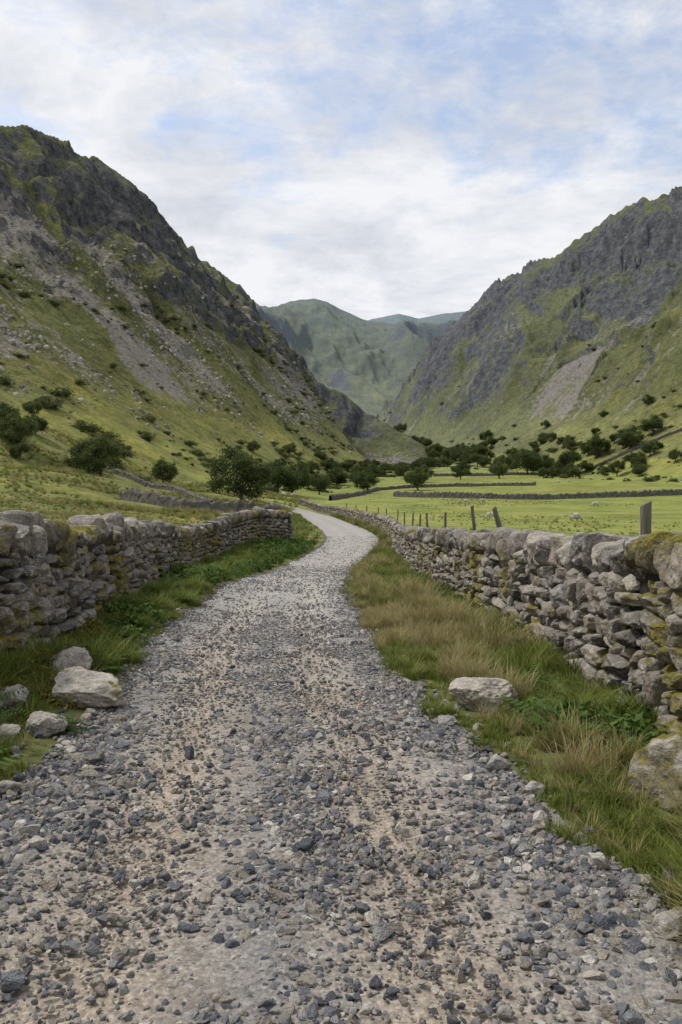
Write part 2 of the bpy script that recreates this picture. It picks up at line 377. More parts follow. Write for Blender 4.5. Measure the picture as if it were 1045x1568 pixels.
mk('ground',np.stack([X,Y,Z],-1),F,[M_terr],True,dict(rock=rock,scree=scr,field=field,dry=dry,dirt=dirt,haze_tint=haze_tint,mtn=ss(T,.03,.3)))

# ---------------------------------------------------------------- road
ds=np.concatenate([np.arange(-3,20,.08),np.arange(20,60,.2),np.arange(60,116,.4)])
us=np.linspace(-1.16,1.16,49)
D,U=np.meshgrid(ds,us,indexing='ij')
wob=fbm(D/.9,np.sign(U)*3+D*0,4,300)*.12+fbm(D/.22,np.sign(U)*5+D*0,3,301)*.04
Xr=RC(D)+U*(RH(D)+wob*(np.abs(U)))
Zr=terrain(Xr,D,road=False)
Zr=Zr+.012-.02*np.exp(-((np.abs(U)-.45)/.16)**2)+fbm(Xr/.5,D/.5,4,303)*.012
Zr=Zr-.12*ss(np.abs(U),.98,1.16)+.03*ss(D,50,110)
nr,nc=Xr.shape;I=np.arange(nr*nc).reshape(nr,nc)
F=np.stack([I[:-1,:-1],I[:-1,1:],I[1:,1:],I[1:,:-1]],-1).reshape(-1,4)
mk('gravel_road',np.stack([Xr,D,Zr],-1),F,[M_road],True,dict(u=U,far=ss(D,5,16)))
def roadz(x,y): return terrain(x,y,road=False)

# ---------------------------------------------------------------- scatter (geometry nodes)
def srccol(name,objs):
    c=bpy.data.collections.new(name)
    for o in objs: c.objects.link(o)
    return c
def scatter(name,P,Rt,S,col,idx):
    me=bpy.data.meshes.new(name);P=np.asarray(P,np.float32);n=len(P)
    me.vertices.add(n);me.vertices.foreach_set('co',P.ravel())
    for nm,tp,dt,key in (('rot','FLOAT_VECTOR',Rt,'vector'),('scl','FLOAT_VECTOR',S,'vector'),('idx','INT',idx,'value')):
        a=me.attributes.new(nm,tp,'POINT');a.data.foreach_set(key,np.asarray(dt,np.int32 if tp=='INT' else np.float32).ravel())
    o=bpy.data.objects.new(name,me);COL.objects.link(o)
    ng=bpy.data.node_groups.new(name+'_gn','GeometryNodeTree')
    ng.interface.new_socket('Geometry',in_out='INPUT',socket_type='NodeSocketGeometry')
    ng.interface.new_socket('Geometry',in_out='OUTPUT',socket_type='NodeSocketGeometry')
    i=ng.nodes.new('NodeGroupInput');q=ng.nodes.new('NodeGroupOutput')
    ip=ng.nodes.new('GeometryNodeInstanceOnPoints');ci=ng.nodes.new('GeometryNodeCollectionInfo')
    ci.inputs['Collection'].default_value=col;ci.inputs['Separate Children'].default_value=True;ci.inputs['Reset Children'].default_value=True
    def na(nm,tp):
        x=ng.nodes.new('GeometryNodeInputNamedAttribute');x.data_type=tp;x.inputs['Name'].default_value=nm;return x.outputs['Attribute']
    ng.links.new(i.outputs[0],ip.inputs['Points']);ng.links.new(ci.outputs[0],ip.inputs['Instance']);ip.inputs['Pick Instance'].default_value=True
    ng.links.new(na('idx','INT'),ip.inputs['Instance Index']);ng.links.new(na('rot','FLOAT_VECTOR'),ip.inputs['Rotation']);ng.links.new(na('scl','FLOAT_VECTOR'),ip.inputs['Scale'])
    ng.links.new(ip.outputs[0],q.inputs[0])
    md=o.modifiers.new('scatter','NODES');md.node_group=ng
    return o
# gravel
gs=[]
for k in range(10):
    d=np.array([[1,rng.uniform(.6,.95),rng.uniform(.4,.7)]])
    v,f,r=stones(3,d,np.zeros((1,3)),rotm(*np.zeros((3,1))),900+k,2,3.4,14,.05,(.52,.92))
    gs.append(mk('gravel_piece_%d'%k,v,f,[M_grav],False,None,False))
gcol=srccol('gravel_pieces',gs)
PP=[];SS=[]
def addgrav(y0,y1,n,s0,s1,sp,ulim=1.12,edge=0,mn=.22):
    y=rng.uniform(y0,y1,n);u=rng.uniform(-ulim,ulim,n)
    x=RC(y)+u*RH(y)
    dn=fbm(x/.55,y/.9,4,400)*1.2+.72-.85*np.exp(-((np.abs(u)-.42)/.20)**2)+.6*ss(np.abs(u),.7,1.0)-1.0*ss(np.abs(u),1.0,1.14)
    dn=dn+edge*(ss(np.abs(u),.6,1)-.6)
    keep=rng.uniform(0,1,n)<np.clip(dn,mn*(np.abs(u)<1),1);x=x[keep];y=y[keep]
    s=s0*(s1/s0)**(rng.uniform(0,1,len(x))**sp)
    z=roadz(x,y)+.008+s*.12
    PP.append(np.stack([x,y,z],-1));SS.append(s)
addgrav(1.2,3.6,32000,.010,.034,1.2,mn=.28)
addgrav(1.2,4.5,10500,.032,.066,1.7,mn=.12)
addgrav(1.2,6,1100,.06,.115,1.9,mn=.12)
addgrav(3.6,7,32000,.012,.038,1.3,mn=.20)
addgrav(4.5,10,5500,.035,.06,1.8,mn=.1)
addgrav(7,13,24000,.018,.05,1.4,mn=.18)
addgrav(13,26,12000,.024,.06,1.6,1.12,.5)
addgrav(26,48,4000,.03,.07,1.6,1.14,1.)
addgrav(2,14,2800,.03,.11,1.8,1.26,3.)
P=np.concatenate(PP);S=np.concatenate(SS);n=len(P)
Rt=np.stack([rng.normal(0,.4,n),rng.normal(0,.4,n),rng.uniform(0,6.28,n)],-1)
scatter('gravel',P,Rt,np.stack([S,S,S],-1),gcol,rng.integers(0,10,n))

# ---------------------------------------------------------------- dry stone walls
def path(pts,step=.05):
    pts=np.array(pts,float);n=len(pts);out=[]
    for i in range(n-1):
        p0=pts[max(i-1,0)];p1=pts[i];p2=pts[i+1];p3=pts[min(i+2,n-1)]
        k=max(2,int(np.hypot(*(p2-p1)[:2])/step));t=np.linspace(0,1,k,endpoint=False)[:,None]
        out.append(.5*((2*p1)+(-p0+p2)*t+(2*p0-5*p1+4*p2-p3)*t*t+(-p0+3*p1-3*p2+p3)*t**3))
    out.append(pts[-1:]);q=np.concatenate(out)
    s=np.concatenate([[0],np.cumsum(np.hypot(np.diff(q[:,0]),np.diff(q[:,1])))])
    return q,s
def drystone(name,pts,seed,mat,near_y=13,mid_y=30):
    r=np.random.default_rng(seed);q,s=path(pts);L=s[-1]
    ang_=np.unwrap(np.arctan2(np.gradient(q[:,1]),np.gradient(q[:,0])))
    bins={4:[],3:[],2:[]}
    ncourse=8
    def at(sv): return np.interp(sv,s,q[:,0]),np.interp(sv,s,q[:,1]),np.interp(sv,s,ang_),np.interp(sv,s,q[:,2])
    for side in (-1,1):
        for c in range(ncourse):
            p=r.uniform(-.2,0)
            while p<L:
                x0,y0,a0,H0=at(p)
                lod=4 if y0<near_y*.72 else (3 if y0<mid_y else 2)
                l=r.choice([.13,.20,.28,.38,.52],p=[.24,.30,.24,.15,.07])*r.uniform(.85,1.15)*(1.2 if c<3 else .95)
                if y0>45: l*=1.6
                body=H0-.26
                ch=body/ncourse
                pm=p+l/2
                x,y,a,_=at(pm)
                zc=(c+.5)*ch+vn2(np.array(pm*1.1),np.array(c*.35),seed)*.08
                h=ch*r.uniform(.78,1.40)
                if r.uniform()<.12: h*=1.5
                dep=r.uniform(.24,.36);half=.31-.10*(c/ncourse)
                off=side*(half-dep/2+r.normal(0,.03))
                bins[lod].append((x-math.sin(a)*off,y+math.cos(a)*off,zc,l*1.02,dep,h,a+r.normal(0,.10),r.normal(0,.09),r.normal(0,.12)))
                p+=l*.98
    # coping
    p=-.1
    while p<L:
        l=r.uniform(.15,.44);x,y,a,H=at(p+l/2)
        lod=4 if y<near_y*.8 else (3 if y<mid_y else 2)
        h=r.uniform(.22,.44);
        if y>45: l*=1.5
        bins[lod].append((x,y,H-.26+h*.42,l*1.10,r.uniform(.40,.6),h,a+r.normal(0,.16),r.normal(0,.14),r.normal(0.1,.32)))
        p+=l*.98
    parts=[]
    for lod,lst in bins.items():
        if not lst: continue
        B=np.array(lst);gz=terrain(B[:,0],B[:,1])
        ps=np.stack([B[:,0],B[:,1],gz*1+B[:,2]-.03],-1)
        parts.append(stones(lod,B[:,3:6],ps,rotm(B[:,7],B[:,8],B[:,6]),seed+lod,2.7,6.5,13,.075,(.74,1.15)))
    V,F,R=merge(parts)
    root=bpy.data.objects.new(name,None);COL.objects.link(root)
    o=mk('stones',V,F,[mat],False,dict(rnd=R));o.parent=root
    k=q[::8];A=ang_[::8];w=.15;vs=[];gz=terrain(k[:,0],k[:,1])
    for (x,y,h),a,g in zip(k,A,gz):
        for sx,zz in ((-1,-.3),(-1,h-.18),(1,h-.18),(1,-.3)):
            vs.append((x-math.sin(a)*w*sx,y+math.cos(a)*w*sx,g+zz))
    n=len(k);fs=[]
    for i in range(n-1):
        for j in range(4): fs.append((i*4+j,i*4+(j+1)%4,(i+1)*4+(j+1)%4,(i+1)*4+j))
    c=mk('rubble_core_dark',vs,fs,[M_core],False);c.parent=root  # plain inner box, dark-coloured so the stone gaps read as shaded
    return root
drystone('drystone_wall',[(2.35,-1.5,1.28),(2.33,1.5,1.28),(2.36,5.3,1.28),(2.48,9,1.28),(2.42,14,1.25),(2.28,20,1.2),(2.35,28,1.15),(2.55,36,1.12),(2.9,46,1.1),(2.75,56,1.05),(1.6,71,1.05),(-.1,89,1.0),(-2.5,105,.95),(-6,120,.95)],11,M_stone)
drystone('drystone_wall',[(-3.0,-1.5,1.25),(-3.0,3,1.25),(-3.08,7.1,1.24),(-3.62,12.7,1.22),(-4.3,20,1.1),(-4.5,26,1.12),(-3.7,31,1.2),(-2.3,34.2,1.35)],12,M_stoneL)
def farwall(name,pts,seed,h=1.2):
    q,s=path([(x,y,h) for x,y in pts],.35);r=np.random.default_rng(seed)
    A=np.arctan2(np.gradient(q[:,1]),np.gradient(q[:,0]));gz=terrain(q[:,0],q[:,1]);vs=[]
    prof=[(-.34,-.5),(-.34,.0),(-.28,.5),(-.26,.85),(-.12,1.0),(.12,1.0),(.26,.85),(.28,.5),(.34,.0),(.34,-.5)]
    hj=h*(1+r.uniform(-.2,.14,len(q)))*(1+.2*fbm(s/9,s*0,3,seed))
    for (x,y,_),a,g,hh in zip(q,A,gz,hj):
        for u,w in prof:
            u2=u+r.normal(0,.035);w2=w*hh+r.normal(0,.03)
            vs.append((x-math.sin(a)*u2,y+math.cos(a)*u2,g+w2))
    m=len(prof);fs=[(i*m+j,i*m+j+1,(i+1)*m+j+1,(i+1)*m+j) for i in range(len(q)-1) for j in range(m-1)]
    return mk(name,vs,fs,[M_far],False)
farwall('drystone_wall',[(-6.0,76),(-9,74),(-13,73),(-17,75),(-22,80)],31,1.15)
farwall('drystone_wall',[(12,180),(20,172),(35,164),(55,160),(85,158),(110,150)],32,1.2)
farwall('drystone_wall',[(40,345),(70,335),(105,330),(140,320)],33,1.3)
farwall('drystone_wall',[(-38,118),(-30,112),(-22,104),(-15,92)],34,.8)
farwall('drystone_wall',[(-2,150),(4,185),(12,230),(30,250),(60,245)],35,1.0)

# ---------------------------------------------------------------- boulders
BL=[]
def boulder(x,y,w,d,h,seed,mat=M_boulder,sink=.3,rz=None):
    r=np.random.default_rng(seed);g=tz(x,y);BL.append((x,y,w))
    v,f,rd=stones(5 if w>.2 else 4,np.array([[w,d,h]]),np.array([[0,0,0.]]),rotm(np.array([r.normal(0,.15)]),np.array([r.normal(0,.15)]),np.array([r.uniform(0,.6) if rz is None else rz])),seed,2.0,2.6,16,.13,(.62,1.0))
    o=mk('boulder',v,f,[mat],False,dict(rnd=rd*.4+.5));o.location=(x,y,g+h*(.5-sink)+ .02)
    return o
boulder(-1.93,6.05,.60,.46,.32,1,sink=.25);boulder(-1.92,5.2,.28,.24,.18,2);boulder(-2.35,6.9,.40,.34,.26,3)
boulder(-2.3,5.5,.3,.3,.2,18)
boulder(1.14,6.2,.56,.44,.34,4,rz=.1,sink=.3);boulder(1.74,4.05,.50,.42,.42,5,M_mossy,.3)
boulder(.80,3.95,.19,.15,.12,6);boulder(.88,4.5,.17,.13,.09,7);boulder(.74,5.5,.15,.12,.09,8);boulder(.80,6.1,.13,.11,.11,9)
boulder(1.14,2.75,.17,.12,.09,10);boulder(.92,2.8,.20,.13,.06,11);boulder(1.07,3.3,.11,.09,.08,12)
boulder(.62,8.3,.16,.13,.09,13);boulder(.94,3.75,.12,.10,.08,14);boulder(-1.72,4.1,.14,.11,.08,15);boulder(-1.6,3.4,.11,.09,.07,16);boulder(-1.55,3.6,.08,.06,.05,17)
boulder(-.88,2.72,.11,.09,.05,19);boulder(-.72,2.7,.10,.08,.05,20);boulder(.40,2.65,.08,.07,.05,21);boulder(1.0,4.15,.12,.1,.08,22);boulder(-2.05,4.9,.16,.14,.1,23)

# ---------------------------------------------------------------- grass & plants
def tuft(name,seed,n,h,spread,mat,lean=.5,w=.006):
    r=np.random.default_rng(seed);V=[];F=[];R_=[]
    for i in range(n):
        a=r.uniform(0,6.28);rad=spread*math.sqrt(r.uniform());bx,by=rad*math.cos(a),rad*math.sin(a)
        da=a+r.normal(0,.9);hh=h*r.uniform(.45,1.15);ln=lean*r.uniform(.15,1.2)*hh;ww=w*r.uniform(.6,1.4);c=r.uniform()
        px,py=-math.sin(da)*ww,math.cos(da)*ww;b0=len(V)
        for t in (0,.35,.7,1):
            k=ln*t**1.9;zz=hh*(t-.25*lean*t*t*r.uniform(.6,1.2));tw=(1-t**1.5)*.95+.05
            cx,cy=bx+math.cos(da)*k,by+math.sin(da)*k
            V+=[(cx-px*tw,cy-py*tw,zz),(cx+px*tw,cy+py*tw,zz)];R_+=[c]*2
        for k in range(3): F.append((b0+2*k,b0+2*k+1,b0+2*k+3,b0+2*k+2))
    return mk(name,V,F,[mat],True,dict(rnd=R_),False)
g_src=[tuft('grass_a_%d'%k,50+k,46,.10,.055,M_grass,.8,.0035) for k in range(4)]+\
      [tuft('grass_b_%d'%k,60+k,60,.20,.06,M_grass,.9,.004) for k in range(3)]+\
      [tuft('grass_c_dry_%d'%k,70+k,60,.23,.06,M_dry,.85,.0030) for k in range(3)]
gc=srccol('grass_tufts',g_src)
GP=[];GS=[];GI=[]
def wallx_r(y): return np.interp(y,[-2,5.3,9,14,20,28,36,46,56,71,89,105,120],[2.33,2.36,2.48,2.42,2.28,2.35,2.55,2.9,2.75,1.6,-.1,-2.5,-6])
def wallx_l(y): return np.interp(y,[-2,3,7.1,12.7,20,26,31,34.2,35,60],[-3,-3,-3.08,-3.62,-4.3,-4.5,-3.7,-2.3,-6,-6])
def addgrass(side,y0,y1,n,smul,outer=None):
    y=rng.uniform(y0,y1,n)
    e=RC(y)+side*RH(y)*(1.03+.10*fbm(y/.5,y*0+side,3,500));wv=wallx_r(y)-.22 if side>0 else wallx_l(y)+.22
    if outer is not None: e=wv+side*.5;wv=e+side*outer
    u=rng.uniform(0,1,n)
    x=e+(wv-e)*u
    dn=np.clip(.72+fbm(x/.6,y/.6,4,510)*1.6-.6*(1-ss(u,.0,.15)),0,1)
    dist=fbm(x/.6,y/.8,4,520)
    dryp=ss(dist,.05,.36)*(.62 if side>0 else .16)+(.10 if side>0 else .04)
    if side>0 and outer is None:
        for (cx,cy,rx,ry,am) in ((1.4,10.5,.5,1.4,.97),(1.45,4.7,.35,.35,.85),(1.35,14,.5,1.8,.75),(1.25,8.2,.3,.5,.7),(1.9,3.3,.35,.4,.7),(1.9,18,.4,2,.6),(1.25,5.4,.25,.3,.5)):
            dryp=np.maximum(dryp,am*np.exp(-((x-cx)/rx)**2-((y-cy)/ry)**2))
    if outer is not None: dryp=.3+.4*ss(dist,0,.4)
    keep=rng.uniform(0,1,n)<dn
    for bx,by,bw in BL: keep&=~((np.abs(x-bx)<bw*.5)&(y>by-bw*.8)&(y<by+bw*.45))
    x,y,u,dryp=x[keep],y[keep],u[keep],dryp[keep];k=len(x)
    tuss=ss(fbm(x/.45,y/.5,2,535),.05,.4)
    isd=rng.uniform(0,1,k)<dryp;tall=rng.uniform(0,1,k)<np.clip(ss(u,.2,.7)*.35+.55*tuss,.02,1)
    idx=np.where(isd,rng.integers(7,10,k),np.where(tall,rng.integers(4,7,k),rng.integers(0,4,k)))
    s=smul*rng.uniform(.5,1.35,k)*(.5+.5*ss(u,0,.3))*np.where(isd,.7+.5*(dryp>.5),1)*(.8+.45*tuss)
    if side<0: s=s*.85
    if outer is not None: s=s*.6
    GP.append(np.stack([x,y,terrain(x,y)-.01],-1));GS.append(s);GI.append(idx)
addgrass(1,1.2,6,5800,1.0);addgrass(1,6,14,6800,1.05);addgrass(1,14,34,5500,1.25);addgrass(1,34,90,3500,1.7)
addgrass(-1,1.2,7,6500,1.0);addgrass(-1,7,16,6500,1.05);addgrass(-1,16,36,5000,1.2);addgrass(-1,36,90,4000,1.7)
addgrass(-1,14,70,16000,2.0,22)
addgrass(1,6,40,4000,1.3,6)
n=16000;x=rng.uniform(-60,-6,n);y=rng.uniform(60,150,n);k_=rng.uniform(0,1,n)<np.clip(.2+fbm(x/9,y/9,4,540)*1.8,0,1);x=x[k_];y=y[k_]
GP.append(np.stack([x,y,terrain(x,y)-.02],-1));GS.append(rng.uniform(1.4,3.0,len(x)));GI.append(np.where(rng.uniform(0,1,len(x))<.4,rng.integers(7,10,len(x)),rng.integers(4,7,len(x))))
n=9000;x=rng.uniform(5,70,n);y=rng.uniform(45,170,n);k_=rng.uniform(0,1,n)<np.clip(-.15+fbm(x/12,y/16,4,541)*1.8,0,1);x=x[k_];y=y[k_]
GP.append(np.stack([x,y,terrain(x,y)-.02],-1));GS.append(rng.uniform(.7,1.5,len(x)));GI.append(np.where(rng.uniform(0,1,len(x))<.5,rng.integers(7,10,len(x)),rng.integers(4,7,len(x))))
P=np.concatenate(GP);S=np.concatenate(GS);I_=np.concatenate(GI);n=len(P)
Rt=np.stack([rng.normal(0,.15,n),rng.normal(0,.15,n),rng.uniform(0,6.28,n)],-1)
scatter('grass',P,Rt,np.stack([S,S,S*rng.uniform(.8,1.2,n)],-1),gc,I_)

# bracken
def fern(name,seed,n=15,L=.42):
    r=np.random.default_rng(seed);V=[];F=[];R_=[]
    for i in range(n):
        a=r.uniform(0,6.28);el=r.uniform(.5,1.25);l=L*r.uniform(.6,1.15);c=r.uniform();npn=14
        d=np.array([math.cos(a),math.sin(a)]);s=np.array([-d[1],d[0]])
        for k in range(npn):
            t=(k+1)/npn;hx=l*(math.cos(el)*t+.35*t*t);hz=l*(math.sin(el)*t-.5*t*t)
            wl=l*.30*(1-t)**.8*(1 if t>.2 else .2)+.008;ww=l*.035
            for sd in (-1,1):
                b0=len(V);base=d*hx
                e=base+s*sd*wl+d*wl*.35
                V+=[(base[0]-d[0]*ww*.5,base[1]-d[1]*ww*.5,hz),(base[0]+d[0]*ww*.6,base[1]+d[1]*ww*.6,hz),(e[0]+d[0]*ww*.4,e[1]+d[1]*ww*.4,hz-wl*.25),(e[0]-d[0]*ww*.2,e[1]-d[1]*ww*.2,hz-wl*.25+r.normal(0,.004))]
                F.append((b0,b0+1,b0+2,b0+3));R_+=[np.clip(c+r.normal(0,.1),0,1)]*4
    return mk(name,V,F,[M_fern],False,dict(rnd=R_),False)
def leafy(name,seed,n=260,R=.22,H=.25,lf=.035,mat=None):
    r=np.random.default_rng(seed);V=[];F=[];R_=[]
    for i in range(n):
        d=r.normal(size=3);d/=np.linalg.norm(d);d[2]=abs(d[2]);q=d*r.uniform(.5,1)*[R,R,H]
        u=r.normal(size=3);u/=np.linalg.norm(u);w=np.cross(u,d+r.normal(0,.4,3));w/=np.linalg.norm(w)+1e-6
        s=lf*r.uniform(.5,1.3);b0=len(V);c=r.uniform()
        V+=[q-u*s,q+w*s*.55,q+u*s,q-w*s*.55];F.append((b0,b0+1,b0+2,b0+3));R_+=[c]*4
    return mk(name,V,F,[mat or M_fern],False,dict(rnd=R_),False)
fs_=[fern('fern_%d'%k,80+k) for k in range(3)]+[leafy('leafy_%d'%k,84+k) for k in range(3)]+[leafy('moss_%d'%k,90+k,900,.2,.13,.013,M_moss) for k in range(2)]
fc=srccol('bracken_plants',fs_)
FP=[];FS=[];FI=[]
def clump(cx,cy,rx,ry,n,s,kinds=(0,6)):
    x=rng.normal(cx,rx,n);y=rng.normal(cy,ry,n)
    if cx<RC(cy): x=np.clip(x,wallx_l(y)+.3,RC(y)-RH(y)-.35*s)
    else: x=np.clip(x,RC(y)+RH(y)+.3*s,wallx_r(y)-.28)
    FP.append(np.stack([x,y,terrain(x,y)-.02],-1));FS.append(s*rng.uniform(.6,1.25,n));FI.append(rng.integers(kinds[0],kinds[1],n))
clump(1.75,5.3,.18,.22,34,.85);clump(1.95,5.0,.12,.2,10,.85);clump(-2.9,17,.35,1.0,34,1.3);clump(-2.6,20,.4,2,18,1.1)
clump(-2.6,27,.6,2.5,40,1.2,(3,6));clump(-2.3,31,.4,2.0,40,1.3,(3,6));clump(-2.6,37,.7,3,35,1.4,(3,6));clump(-2.4,8.2,.2,.6,14,.8);clump(-2.75,11,.2,1.2,22,1.0);clump(-2.5,4.6,.2,.6,14,.8)
clump(2.1,9.5,.1,1.2,12,.8);clump(2.0,17,.15,3,18,1.0);clump(2.0,27,.15,4,20,1.1,(3,6));clump(1.8,6.6,.15,.4,10,.7);clump(2.15,3.3,.1,.3,8,.7)
clump(1.9,4.9,.12,.25,9,1.0,(6,8));clump(-2.62,6.0,.08,.9,18,1.3,(6,8));clump(-2.9,9,.1,1.2,16,1.3,(6,8));clump(-2.3,6.2,.15,.5,6,.9,(6,8))
P=np.concatenate(FP);S=np.concatenate(FS);n=len(P)
scatter('bracken',P,np.stack([rng.normal(0,.15,n),rng.normal(0,.15,n),rng.uniform(0,6.28,n)],-1),np.stack([S,S,S],-1),fc,np.concatenate(FI))

# ---------------------------------------------------------------- trees
def tube(V,F,p0,p1,r0,r1,seg=7):
    p0=np.array(p0,float);p1=np.array(p1,float);d=p1-p0;d/=np.linalg.norm(d)+1e-9
    u=np.cross(d,[.3,.1,1]);
    if np.linalg.norm(u)<1e-3:u=np.array([1.,0,0])
    u/=np.linalg.norm(u);w=np.cross(d,u);b=len(V)
    for p,r in ((p0,r0),(p1,r1)):
        for k in range(seg):
            a=k/seg*6.283;V.append(p+(u*math.cos(a)+w*math.sin(a))*r)
    for k in range(seg): F.append((b+k,b+(k+1)%seg,b+seg+(k+1)%seg,b+seg+k))
def tree(name,seed,H=8,W=4.0,nl=9000,lf=.17,trunk=.18,low=.16):
    r=np.random.default_rng(seed);V=[];F=[];tips=[]
    def grow(p,d,l,rad,dep):
        n=3;q=np.array(p,float)
        for i in range(n):
            d=d+r.normal(0,.13,3)+np.array([0,0,.04]);d/=np.linalg.norm(d);q2=q+d*l/n
            tube(V,F,q,q2,rad*(1-i*.15),rad*(1-(i+1)*.15));q=q2
            if dep>0 and i>0:
                for _ in range(2):
                    e=d*.55+r.normal(0,.7,3)+np.array([0,0,.15]);e/=np.linalg.norm(e);grow(q,e,l*r.uniform(.5,.75),rad*.5,dep-1)
        if dep<=1: tips.append(q)
    base=np.array([0,0,-.3]);top=np.array([r.normal(0,.2),r.normal(0,.2),H*low+.4]);tube(V,F,base,top,trunk*1.5,trunk,9)
    for k in range(7):
        a=k/7*6.28+r.uniform(-.4,.4);el=r.uniform(.35,1.35)
        grow(top,np.array([math.cos(a)*math.cos(el),math.sin(a)*math.cos(el),math.sin(el)]),H*.33,trunk*.55,2)
    tips=np.array(tips)
    c=np.array([0,0,H*.56]);hw=np.array([W*.5,W*.5,H*.44]);rel=(tips-c)/hw
    ln=np.linalg.norm(rel,axis=1)[:,None];lump=1+.25*vn3(rel/np.maximum(ln,.01)*1.7+seed,5)[:,None]
    rel=rel/np.maximum(ln,.01)*np.minimum(ln,1)**.6*lump*.88
    tips=c+rel*hw
    nb=len(V);R_=[0.5]*nb;mi=[0]*len(F)
    per=max(8,nl//len(tips));C=r.uniform(0,1,len(tips))
    q=np.repeat(tips,per,0)+r.normal(0,1,(len(tips)*per,3))*np.array([.07*W,.07*W,.045*H])*r.uniform(.5,1.1,(len(tips)*per,1))
    u=r.normal(size=q.shape);u/=np.linalg.norm(u,axis=1)[:,None];w=np.cross(u,r.normal(size=q.shape));w/=np.linalg.norm(w,axis=1)[:,None]
    s=(lf*r.uniform(.5,1.3,len(q)))[:,None]
    LV=np.stack([q-u*s,q+w*s*.6,q+u*s,q-w*s*.6],1).reshape(-1,3)
    LF=np.arange(len(q)*4).reshape(-1,4)+nb
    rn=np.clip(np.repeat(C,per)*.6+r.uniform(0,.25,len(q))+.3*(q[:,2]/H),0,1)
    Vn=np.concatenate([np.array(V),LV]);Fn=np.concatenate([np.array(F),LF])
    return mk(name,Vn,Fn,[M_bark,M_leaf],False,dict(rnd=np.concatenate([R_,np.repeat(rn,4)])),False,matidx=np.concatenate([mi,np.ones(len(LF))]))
tm=[tree('tree_round',1,8,8.5),tree('tree_tall',2,9,6.5),tree('tree_wide',3,7,8.5,low=.1),tree('tree_open',5,8,7,7000)]
def put_tree(name,k,x,y,h,rz=None,base=(8,9,7,8)):
    o=bpy.data.objects.new(name,tm[k].data);COL.objects.link(o);o.location=(x,y,tz(x,y)-.1);s=h/base[k]
    o.scale=(s*random.uniform(.92,1.1),s*random.uniform(.92,1.1),s);o.rotation_euler=(0,0,random.uniform(0,6) if rz is None else rz);return o
for (k,x,y,h) in [(0,-12.8,102,8.2),(1,-33,104,6.6),(0,-30.8,102,6.0),(3,-27,121,4.8),(1,-46,108,5.8),(0,-43,106,5.0),(2,-12,150,7.0),(0,-9.5,158,7.5),(1,-15,165,7.5),(2,22.5,230,7.5),(0,76,325,12.0),(1,93,325,13),(2,85,335,10),(0,120,330,11),(2,131,335,10),(1,112,345,12),(3,6,205,6.5),(1,-5,185,6.5),(0,45,300,8),(2,58,290,7),(3,30,285,7),(1,104,300,8)]:
    put_tree('broadleaf_tree',k,x,y,h)
tcol=srccol('tree_kinds',tm)
TP=[];TS=[]
def cluster(n,xf,yr,sx,h0,h1):
    y=rng.uniform(*yr,n);x=xf(y)+rng.normal(0,1,n)*sx;TP.append(np.stack([x,y,terrain(x,y)-.2],-1));TS.append(rng.uniform(h0,h1,n)/8)
lf_=lambda y:np.interp(y,[-100,0,90,150,230,330,420,490],[-90,-60,-40,-27,-8,12,38,75])
rf_=lambda y:np.interp(y,[0,150,250,350,450,540,640,760,880,1030],[160,135,112,98,88,78,62,42,26,8])
cluster(24,lambda y:lf_(y)-6,(180,480),8,2.5,6)
cluster(34,lambda y:lf_(y)+1,(250,500),5,3.5,7)
cluster(40,lambda y:rf_(y)-2,(330,640),11,5,10)
cluster(30,lambda y:rf_(y)-6,(500,760),12,7,11)
cluster(34,lambda y:rf_(y)+16,(270,480),16,4,7)
cluster(10,lambda y:y*.14,(460,560),8,6,8)
cluster(6,lambda y:-y*.40,(100,135),5,2.5,4.5)
cluster(6,lambda y:y*.3,(270,300),14,4,6)
P=np.concatenate(TP);S=np.concatenate(TS);n=len(P)
scatter('distant_trees',P,np.stack([np.zeros(n),np.zeros(n),rng.uniform(0,6.28,n)],-1),np.stack([S*1.1,S*1.1,S],-1),tcol,rng.integers(0,4,n))
def bushm(name,seed):
    r=np.random.default_rng(seed);n=900;lob=r.normal(0,.45,(9,3));lob[:,2]=np.abs(lob[:,2])*.7+.2
    q=lob[r.integers(0,9,n)]+r.normal(0,.26,(n,3));q[:,2]=np.maximum(q[:,2],-.1)
    u=r.normal(size=q.shape);u/=np.linalg.norm(u,axis=1)[:,None];w=np.cross(u,r.normal(size=q.shape));w/=np.linalg.norm(w,axis=1)[:,None];s=.10
    V=np.stack([q-u*s,q+w*s*.7,q+u*s,q-w*s*.7],1).reshape(-1,3)
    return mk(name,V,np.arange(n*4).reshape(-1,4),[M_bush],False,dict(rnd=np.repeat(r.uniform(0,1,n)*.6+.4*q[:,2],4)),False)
bcol=srccol('bush_kinds',[bushm('bush_%d'%k,k+3) for k in range(3)])
n=14000;y=rng.uniform(85,620,n);x=lf_(np.minimum(y,490))-rng.uniform(-10,110,n)*1.0
zz,TT,_,II=terrain(x,y,True)
dn=np.clip(.28*ss(fbm(x/20,y/20,4,700),.14,.42)*(1-ss(TT,.45,.8))+.5*np.exp(-((TT-.08)/.09)**2)*ss(fbm(x/15,y/15,3,701),-.02,.3),0,1)*ss(y,90,150)
k1=(rng.uniform(0,1,n)<dn)&(II<=1)
n2=7000;y2=rng.uniform(200,900,n2);x2=rf_(y2)+rng.uniform(-25,120,n2);z2,T2,_,I2=terrain(x2,y2,True)
d2=np.clip(.2*ss(fbm(x2/30,y2/30,4,702),.1,.4)*(1-ss(T2,.3,.7))+.5*np.exp(-((T2-.06)/.08)**2)*ss(fbm(x2/20,y2/20,3,703),-.1,.3),0,1)
k2=(rng.uniform(0,1,n2)<d2)
P=np.concatenate([np.stack([x,y,zz],-1)[k1],np.stack([x2,y2,z2],-1)[k2]]);n=len(P)
